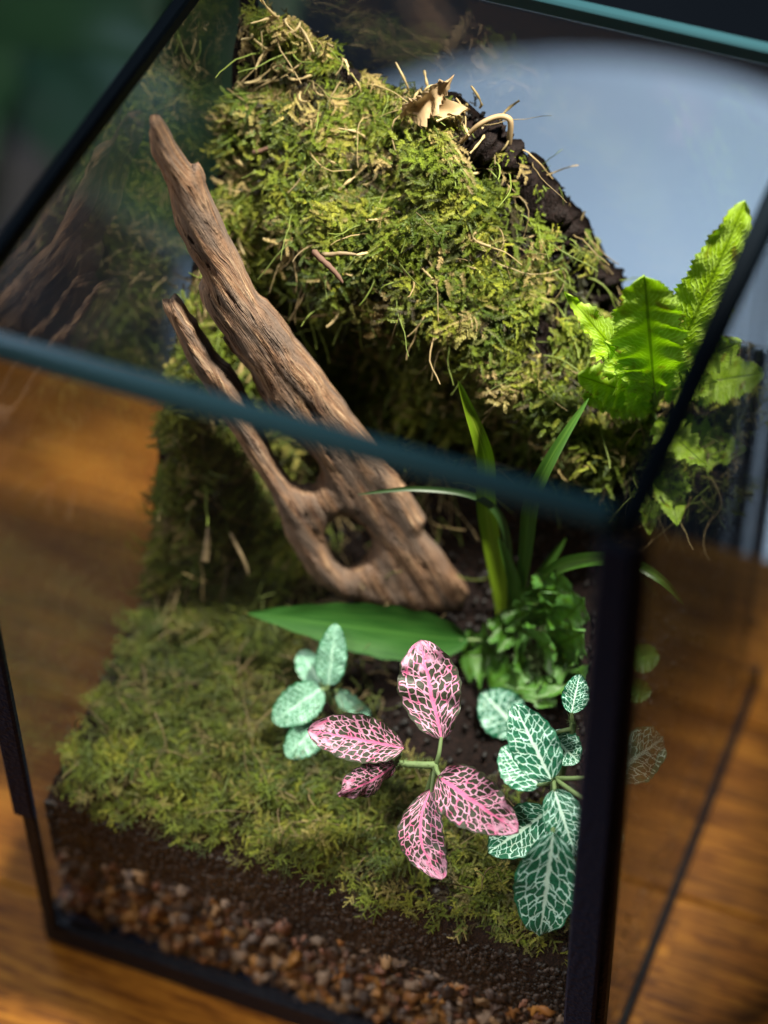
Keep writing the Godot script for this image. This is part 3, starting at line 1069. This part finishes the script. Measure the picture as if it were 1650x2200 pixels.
	add_leaf(w, mats.frost, V(-19.0, 105.4, 35.1), V(-30.6, 108.4, 26.8), 9.2, {droop = 0.06, cup = 0.12, k = 0.55}, wc, mats.stem)
	add_leaf(w, mats.frost, V(-17.6, 107.7, 38.2), V(-28.6, 103.5, 54.3), 13.2, {droop = 0.07, cup = 0.08, k = 0.52}, wc, mats.stem)
	add_leaf(w, mats.frost, V(-15.5, 98.4, 46.7), V(-21.6, 96.2, 60.5), 11.6, {droop = 0.08, cup = 0.10, k = 0.55}, V(-15.5, 97.5, 46), mats.stem)
	add_leaf(w, mats.frost, V(-14.7, 102.5, 33.5), V(-1.9, 96.0, 34.4), 7.0, {droop = 0.10, cup = 0.12, roll = 25.0}, wc, mats.stem)

	var r := thing("small_round_leaf", "pair of small round green leaves behind the right pane", "plant")
	stem(r, "stem", [V(70, 92, 8), V(72, 108, 7), V(75, 116, 6), V(76, 121, 2)], 0.0009, 0.0006, mats.stem)
	add_leaf(r, mats.grass, V(75.8, 121.5, 1.7), V(84.6, 122.9, -3.4), 9.6, {droop = 0.06, k = 0.5}, V(75, 118, 4), mats.stem)
	add_leaf(r, mats.grass, V(76.8, 115.4, 8.6), V(85.5, 114.8, 6.0), 8.0, {droop = 0.06, k = 0.5}, V(74, 112, 7), mats.stem)

func make_fern() -> void:
	var o := thing("bright_fern", "bright yellow green fern with crinkled toothed fronds below the right rim", "fern")
	var crown := V(58.7, 166.0, -67.0)
	part("rhizome", blob(0.006, Vector3(1.0, 0.8, 0.9), 0.9, 5, 8), mats.cork, o, V(59, 163, -67))
	var big := {droop = 0.05, cup = 0.10, wave = 0.07, lobes = 6.0, lobe = 0.12, saw = 0.16, nv = 64, e = 0.72, k = 0.7}
	var list := [
		[V(60.8, 177.8, -58.8), V(33.4, 230.1, -44.9), 15.5, {lobe = 0.30, saw = 0.22, e = 0.62, k = 0.85, roll = 12.0}],
		[V(62.7, 190.3, -52.6), V(57.0, 240.0, -50.5), 22.5, {e = 1.25, k = 0.45, lobe = 0.10, saw = 0.14, wave = 0.04, roll = -10.0}],
		[V(64.3, 190.8, -52.6), V(80.4, 258.2, -74.0), 18.5, {lobe = 0.10, saw = 0.14, lobes = 7.0, wave = 0.045, e = 0.85, k = 0.55, roll = 5.0}],
		[V(60.0, 178.4, -59.2), V(39.2, 195.9, -45.0), 14.0, {e = 1.1, k = 0.55, roll = 8.0}],
		[V(60.1, 173.0, -60.9), V(41.2, 187.9, -44.0), 12.0, {e = 1.1, k = 0.55, roll = 20.0}],
		[V(61.0, 182.0, -58.0), V(57.0, 204.0, -52.0), 8.0, {e = 0.9, k = 0.6, roll = -35.0}],
		[V(62.0, 184.0, -56.0), V(47.0, 214.0, -45.0), 9.5, {lobe = 0.28, saw = 0.2, e = 0.7, k = 0.8, roll = -12.0}],
		[V(64.0, 178.0, -52.0), V(86.0, 178.0, -38.0), 11.0, {lobe = 0.25, saw = 0.2, e = 0.75, k = 0.75}],
		[V(64.0, 186.0, -58.0), V(84.0, 206.0, -48.0), 11.0, {lobe = 0.2, saw = 0.2, e = 0.9, k = 0.6}],
		[V(61.5, 184.0, -57.0), V(50.0, 226.0, -53.0), 10.0, {e = 0.8, k = 0.75, roll = 40.0}],
		[V(63.6, 184.7, -60.1), V(92.8, 188.8, -74.7), 15.2, {e = 1.0, k = 0.55}],
		[V(65.0, 192.2, -61.6), V(88.2, 218.8, -54.7), 13.0, {e = 1.1, k = 0.55}],
		[V(62.8, 162.2, -57.2), V(92.8, 165.2, -62.0), 17.5, {e = 0.7, k = 0.7, lobe = 0.25}],
		[V(65.4, 161.1, -57.0), V(80.4, 158.4, -27.9), 12.6, {e = 0.8, k = 0.7, lobe = 0.2}],
		[V(62.4, 158.1, -57.0), V(70.4, 146.4, -30.9), 10.6, {e = 0.8, k = 0.7, lobe = 0.2}],
	]
	for q in list:
		var op := big.duplicate()
		op.merge(q[3], true)
		add_leaf(o, mats.fern, q[0], q[1], q[2], op, crown, mats.stem)

	var k := thing("dark_lobed_fern", "dark green clump of small lobed fern leaves behind the nerve plants", "fern")
	var base := V(41.4, 98.0, -6.0)
	for tip in [V(18.1, 103.0, 5.4), V(26.4, 116.1, -3.2), V(44.6, 129.6, -10.8), V(46.0, 135.2, -15.7), V(56.8, 133.2, -9.0), V(59.4, 116.1, 2.1), V(44.1, 100.2, 12.2), V(31.3, 99.1, 10.9), V(32.7, 120.1, -10.6), V(60.0, 127.4, -0.2), V(50, 122, 4), V(38, 110, 8), V(62.0, 108.0, 12.0), V(26.0, 104.0, -16.0), V(54.0, 104.0, 16.0)]:
		var b: Vector3 = base.lerp(tip, 0.42) + V(0, 2, 0)
		add_leaf(k, mats.fern_dark, b, tip, rng.randf_range(13.5, 18.5), {droop = 0.08, cup = 0.14, wave = 0.10, lobes = 3.0, lobe = 0.28, saw = 0.12, nv = 44, e = 1.05, k = 0.55, roll = rng.randf_range(-22.0, 22.0)}, base, mats.stem)

func make_grasses() -> void:
	var o := thing("strap_leaf_plant", "clump of slender arching strap leaves rising behind the front rim", "plant")
	var lit := [V(19.0, 176.1, -15.5), V(17.3, 189.3, -13.9), V(13.5, 199.9, -14.5), V(10.3, 212.7, -13.2)]
	part("blade", blade([V(28.3, 100.5, -14.3), V(22.1, 129.7, -17.4), V(18.5, 152.3, -18.6)] + lit, 0.0066, 0.18, 0.8), mats.grass_bright, o)
	part("blade", blade([V(30.8, 100.9, -15.7), V(33.2, 138.0, -16.0), V(34.8, 163.6, -14.9), V(37.8, 177.4, -16.5), V(41.9, 188.9, -23.7), V(46.4, 198.2, -34.4)], 0.0056, 0.22), mats.grass, o)
	part("blade", blade([V(28.4, 102.0, -16.1), V(25.9, 142.3, -18.0), V(16.7, 158.0, -16.7), V(-1.1, 164.0, -8.3), V(-18.8, 163.1, 0.3)], 0.0028, 0.22), mats.grass_dark, o)
	part("blade", blade([V(32.2, 102.8, -16.3), V(40.2, 129.0, -16.3), V(51.6, 143.8, -14.5), V(69.1, 158.6, -7.3), V(82.4, 158.2, -4.4), V(90.7, 148.8, -4.8)], 0.0050, 0.22), mats.grass, o)
	part("blade", blade([V(30.0, 102.0, -13.0), V(31.0, 126.0, -12.0), V(26.0, 150.0, -10.0)], 0.0050, 0.22), mats.grass, o)
	part("blade", blade([V(31.0, 102.0, -17.0), V(36.0, 120.0, -20.0), V(44.0, 140.0, -26.0)], 0.0045, 0.22), mats.grass, o)
	var b := thing("broad_leaf", "long broad pointed green leaf lying across the foot of the driftwood", "leaf")
	add_leaf(b, mats.blade_leaf, V(20.9, 109.9, 3.6), V(-50.4, 119.0, 26.3), 18.0, {droop = 0.05, cup = 0.16, wave = 0.02, e = 0.62, k = 0.9, nv = 40, roll = -4.0, twist = 22.0}, V(26, 100, -8), mats.stem)

func make_litter() -> void:
	var tw := [["reddish twig caught in the upper left moss", V(-80.2, 238.1, -63.3), V(-71.8, 239.4, -68.3), 0.8, "twig", "twig"],
		["brown twig lying on the moss slope right of the driftwood", V(-47.6, 229.4, -35.6), V(-35.9, 222.3, -32.0), 1.1, "twig", "twig"],
		["short whitish stalk in the hollow of the moss slope", V(-45.2, 227.2, -37.2), V(-34.8, 226.9, -41.2), 0.8, "straw", "twig"],
		["pale straw piece hanging on the moss left of the driftwood", V(-70.5, 122.0, 13.0), V(-71.5, 133.0, 6.5), 1.3, "straw", "straw"],
		["thin tan straw crossing the blurred moss beside the driftwood foot", V(-63.0, 134.0, 7.0), V(-55.0, 121.0, 12.0), 0.7, "straw", "straw"],
		["dark stick pressed against the front glass in the soil", V(24.0, 51.5, 94.4), V(46.0, 49.5, 94.4), 1.4, "cork", "stick"]]
	for q in tw:
		var a: Vector3 = q[1]
		var b: Vector3 = q[2]
		var st := st_new()
		var r: float = q[3] * 0.001
		var m := (a + b) * 0.5 + Vector3(0.0004, 0.0008, 0.0003)
		tube(st, curve([a, a.lerp(m, 0.5) + Vector3(0, -0.0003, 0), m, m.lerp(b, 0.5) + Vector3(0.0003, 0.0002, 0), b], 4), [r * 0.3, r, r * 1.05, r * 0.9, r, r, r * 0.8, r * 0.9, r, r * 0.8, r * 0.85, r * 0.8, r * 0.7, r * 0.75, r * 0.6, r * 0.5, r * 0.25], 7)
		tag(part("twig" if q[5] != "straw" else "straw", done(st), mats[q[4]]), q[0], q[5])
	var sd := part("seed", blob(0.0026, Vector3(1.25, 0.85, 0.9), 0.12, 2, 12), mats.seed, self, V(-66.0, 232.5, -61.5))
	tag(sd, "shiny dark red seed nestled in the moss", "seed")
	# curled dry stem and papery leaf on the crest
	var st2 := st_new()
	tube(st2, curve([V(-15.2, 246.8, -82.1), V(-9.8, 254.3, -83.5), V(-4.9, 256.6, -86.8), V(-0.8, 256.0, -87.6), V(-0.5, 249.6, -87.2), V(-1.4, 242.6, -87.3)], 6), [0.0007, 0.0012], 6)
	tag(part("dry_moss_stem", done(st2), mats.dry), "looped tan dry stem sticking out from the moss crest", "stem")
	var sc := thing("dry_leaf", "crumpled papery tan leaf on top of the moss crest", "leaf")
	part("leaf", leaf(V(-35, 251.0, -83), V(-20.0, 267.5, -88), 0.009, {droop = 0.18, cup = 0.6, wave = 0.3, k = 0.8, saw = 0.4, roll = 20.0}), mats.dry, sc)
	part("leaf", leaf(V(-30, 252.0, -83), V(-13.5, 257.5, -86), 0.006, {droop = 0.12, cup = 0.4, wave = 0.22, k = 0.6, roll = -20.0}), mats.dry, sc)

# ------------------------------------------------------------------ the glass box
func make_terrarium() -> void:
	var o := thing("glass_terrarium", "tall frameless glass terrarium with black corner strips on the table", "terrarium")
	var h := BOX_H - 0.006
	part("front_pane", block(Vector3(0.192, h - 0.012, 0.004)), mats.clear_pane, o, Vector3(0, 0.012 + (h - 0.012) / 2, 0.0978))
	part("back_pane", block(Vector3(0.192, h - 0.012, 0.004)), mats.pane, o, Vector3(0, 0.012 + (h - 0.012) / 2, -0.0978))
	for s in [-1, 1]:
		part("left_pane" if s < 0 else "right_pane", block(Vector3(0.004, h - 0.012, 0.1996)), mats.pane, o, Vector3(0.0982 * s, 0.012 + (h - 0.012) / 2, 0))
	# polished rims
	part("front_rim", block(Vector3(0.187, 0.0066, 0.0056), 0.0011), mats.glass_edge, o, Vector3(0, h + 0.0038, 0.0972))
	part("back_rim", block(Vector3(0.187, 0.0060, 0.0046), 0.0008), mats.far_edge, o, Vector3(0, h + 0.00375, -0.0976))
	part("left_rim", block(Vector3(0.0050, 0.0060, 0.2006), 0.0009), mats.rim_black, o, Vector3(-0.0978, h + 0.0035, 0))
	part("right_rim", block(Vector3(0.0060, 0.0072, 0.2006), 0.0009), mats.rim_black, o, Vector3(0.0974, h + 0.0040, 0))
	# corner strips
	part("corner_strip", block(Vector3(0.0100, h - 0.012, 0.0034), 0.0009), mats.profile, o, Vector3(0.0958, 0.012 + (h - 0.012) / 2, 0.1016))
	part("corner_strip", block(Vector3(0.0034, h - 0.012, 0.0060), 0.0009), mats.silicone, o, Vector3(0.1013, 0.012 + (h - 0.012) / 2, 0.0970))
	part("corner_strip", block(Vector3(0.0080, h - 0.078, 0.0034), 0.0009), mats.profile, o, Vector3(-0.0987, 0.078 + (h - 0.078) / 2, 0.1016))
	part("corner_strip", block(Vector3(0.0050, 0.066, 0.0024), 0.0006), mats.silicone, o, Vector3(-0.0975, 0.045, 0.1011))
	for s in [-1, 1]:
		part("silicone_seam", block(Vector3(0.0060, h - 0.012, 0.0030), 0.0006), mats.silicone, o, Vector3(0.0930 * s, 0.012 + (h - 0.012) / 2, 0.0942 * -1.0))
	# foot: black strips and the bottom plate
	part("bottom_plate", block(Vector3(0.190, 0.008, 0.190)), mats.profile, o, Vector3(0, 0.0065, 0))
	for s in [-1, 1]:
		part("foot_strip", block(Vector3(0.203, 0.012, 0.0050), 0.0008), mats.silicone, o, Vector3(0, 0.0062, 0.0985 * s))
		part("foot_strip", block(Vector3(0.0050, 0.012 if s < 0 else 0.007, 0.1916), 0.0008), mats.silicone, o, Vector3(0.0990 * s, 0.0062 if s < 0 else 0.0037, 0))

# ------------------------------------------------------------------ table and what stands behind it
func make_surroundings() -> void:
	var t := thing("wooden_table", "orange brown wooden table of long boards under the terrarium", "table")
	var z := -0.1645
	for k in 8:
		var w := 0.083
		var st := st_new()
		var bm: Mesh = block(Vector3(1.9, 0.028, w - 0.0006), 0.0007)
		var arr := bm.surface_get_arrays(0)
		var vs: PackedVector3Array = arr[Mesh.ARRAY_VERTEX]
		var ns: PackedVector3Array = arr[Mesh.ARRAY_NORMAL]
		for i in vs.size():
			st.set_normal(ns[i])
			st.set_uv(Vector2(vs[i].x / 0.55 + k * 0.31, (vs[i].z + vs[i].y) / 0.16 + k * 0.53))
			st.add_vertex(vs[i])
		st.generate_tangents()
		part("board", st.commit(), mats.boards[(k * 2) % 3], t, Vector3(0.1, -0.014, z + w / 2))
		z += w
	for sx in [-0.75, 0.95]:
		for sz in [-0.12, 0.45]:
			part("leg", block(Vector3(0.06, 0.712, 0.06), 0.003), mats.table_leg, t, Vector3(sx, -0.028 - 0.356, sz))
	tag(part("floor", block(Vector3(6, 0.04, 6)), mats.floor, self, Vector3(0, -0.76, -0.6)), "", "", "", "structure")
	# pale round stool
	var s := thing("stool", "pale blue white round stool with a dished seat behind the table", "stool", "", Vector3(-0.11, -0.74, -0.54))
	var prf := []
	for q in [[0.0, 0.470], [0.06, 0.4705], [0.12, 0.474], [0.165, 0.481], [0.190, 0.488], [0.203, 0.490], [0.212, 0.486], [0.217, 0.476], [0.214, 0.462], [0.200, 0.452], [0.12, 0.447], [0.0, 0.446]]: prf.append(Vector2(q[0] * 1.10, q[1]))
	part("seat", lathe(prf, 64), mats.seat, s)
	for k in 4:
		var a := TAU * (k + 0.5) / 4
		part("leg", tube_mesh([Vector3(cos(a) * 0.13, 0.449, sin(a) * 0.13), Vector3(cos(a) * 0.17, 0.2, sin(a) * 0.17), Vector3(cos(a) * 0.2, 0.0, sin(a) * 0.2)], 0.014, 0.011, 10, 3), mats.seat_leg, s)
	# big leafed house plant behind the left of the terrarium
	var hp := thing("house_plant", "large dark green house plant with broad leaves behind the terrarium", "plant", "", Vector3(-0.62, -0.74, -0.62))
	part("pot", lathe([Vector2(0.0, 0.0), Vector2(0.11, 0.0), Vector2(0.12, 0.02), Vector2(0.15, 0.26), Vector2(0.155, 0.28), Vector2(0.145, 0.28), Vector2(0.14, 0.24), Vector2(0.0, 0.24)], 40), mats.pot, hp)
	var tips := [[V(420.6, 860, 285), V(404.0, 788.0, 333.0), 62.0], [V(250, 770, 260), V(395, 820, 345), 95.0], [V(210, 800, 240), V(330, 900, 420), 120.0], [V(170, 700, 220), V(300, 720, 400), 130.0], [V(150, 900, 120), V(360, 960, 220), 130.0], [V(60, 850, 160), V(170, 950, 360), 140.0], [V(100, 640, 200), V(200, 640, 430), 130.0], [V(230, 650, 130), V(360, 620, 260), 120.0], [V(-50, 800, 50), V(-200, 900, 200), 140.0], [V(90, 950, -40), V(200, 1080, -160), 140.0], [V(200, 620, 20), V(330, 640, -30), 120.0], [V(270, 820, 60), V(430, 860, 90), 110.0], [V(20, 700, 260), V(60, 640, 460), 130.0]]
	for q in tips:
		var from := Vector3(rng.randf_range(-0.03, 0.03), 0.24, rng.randf_range(-0.03, 0.03))
		var b: Vector3 = q[0]
		var lf := part("leaf", leaf(b, q[1], q[2] * 0.001, {droop = 0.14, cup = 0.12, wave = 0.03, e = 0.75, k = 0.7, facing = Vector3(0.2, 0.9, 0.4)}), mats.house_leaf, hp)
		part("stalk", tube_mesh([from, from.lerp(b, 0.5) + Vector3(0, 0.1, 0), b.lerp(q[1], 0.03)], 0.006, 0.004, 7, 6), mats.stem, lf)

# ------------------------------------------------------------------ view and light
func make_view() -> void:
	var cam := Camera3D.new()
	cam.name = "camera"
	add_child(cam)
	cam.position = Vector3(0.2094, 0.7754, 0.5202)
	cam.rotation = Vector3(-0.8302, 0.3992, -0.0227)
	var at := CameraAttributesPhysical.new()
	at.frustum_focal_length = 60.5
	at.frustum_focus_distance = 0.811
	at.frustum_near = 0.05
	at.frustum_far = 20.0
	at.exposure_aperture = 2.2
	at.auto_exposure_enabled = false
	cam.attributes = at
	cam.fov = 22.445
	cam.near = 0.05
	cam.far = 20.0
	cam.current = true
	print("fov ", cam.fov, " near ", cam.near, " far ", cam.far)
	var env := Environment.new()
	env.background_mode = Environment.BG_COLOR
	env.background_color = lin(0.016, 0.021, 0.030)
	env.tonemap_mode = Environment.TONE_MAPPER_LINEAR
	env.tonemap_exposure = 1.0
	env.sdfgi_enabled = true
	env.ssao_enabled = true
	env.ssil_enabled = true
	var we := WorldEnvironment.new()
	we.name = "environment"
	we.environment = env
	add_child(we)
	spot("grow_lamp_light", Vector3(0.11, 0.62, -0.11), Vector3(0.0, 0.2, -0.045), 18.0, 0.65, 0.022, 0.74, lin(1.0, 0.95, 0.82))
	spot("room_lamp_light", Vector3(-0.25, 1.20, 0.58), Vector3(0.028, 0.09, 0.085), 5.6, 0.8, 0.045, 1.05, lin(1.0, 0.94, 0.86))
	spot("window_light", Vector3(0.25, 1.0, -1.7), Vector3(-0.05, -0.26, -0.47), 12.5, 1.0, 0.2, 3.3, lin(0.80, 0.90, 1.0))
	area("window_light", Vector3(-1.2, 0.75, 0.45), Vector3(0, 0.0, 0.05), Vector2(0.3, 0.4), 0.85, lin(1.0, 0.95, 0.88))
	area("window_light", Vector3(-1.45, 1.65, -1.15), Vector3(-0.15, -0.25, -0.4), Vector2(0.8, 1.1), 1.4, lin(0.55, 0.74, 1.0))

func spot(called: String, at: Vector3, to: Vector3, cone: float, soft: float, radius: float, energy: float, color: Color) -> void:
	var l := SpotLight3D.new()
	l.name = numbered(called)
	add_child(l)
	l.spot_angle = cone
	l.spot_angle_attenuation = soft
	l.light_energy = energy
	l.light_size = radius
	l.light_color = color
	l.spot_range = 4.0
	l.spot_attenuation = 2.0
	l.shadow_enabled = true
	l.look_at_from_position(at, to)

func area(called: String, at: Vector3, to: Vector3, size: Vector2, energy: float, color: Color) -> void:
	var l := AreaLight3D.new()
	l.name = numbered(called)
	add_child(l)
	l.area_size = size
	l.area_normalize_energy = true
	l.light_energy = energy
	l.light_color = color
	l.shadow_enabled = true
	l.look_at_from_position(at, to, Vector3.UP if absf((to - at).normalized().y) < 0.99 else Vector3.RIGHT)

func _ready() -> void:
	rng.seed = 20240
	lump = noise_of(42.0, 3, 17)
	fine = noise_of(170.0, 3, 23)
	make_view()
	make_materials()
	make_surroundings()
	make_terrarium()
	make_soil()
	make_gravel()
	make_cork()
	make_driftwood()
	make_moss()
	make_nerve_plants()
	make_fern()
	make_grasses()
	make_litter()
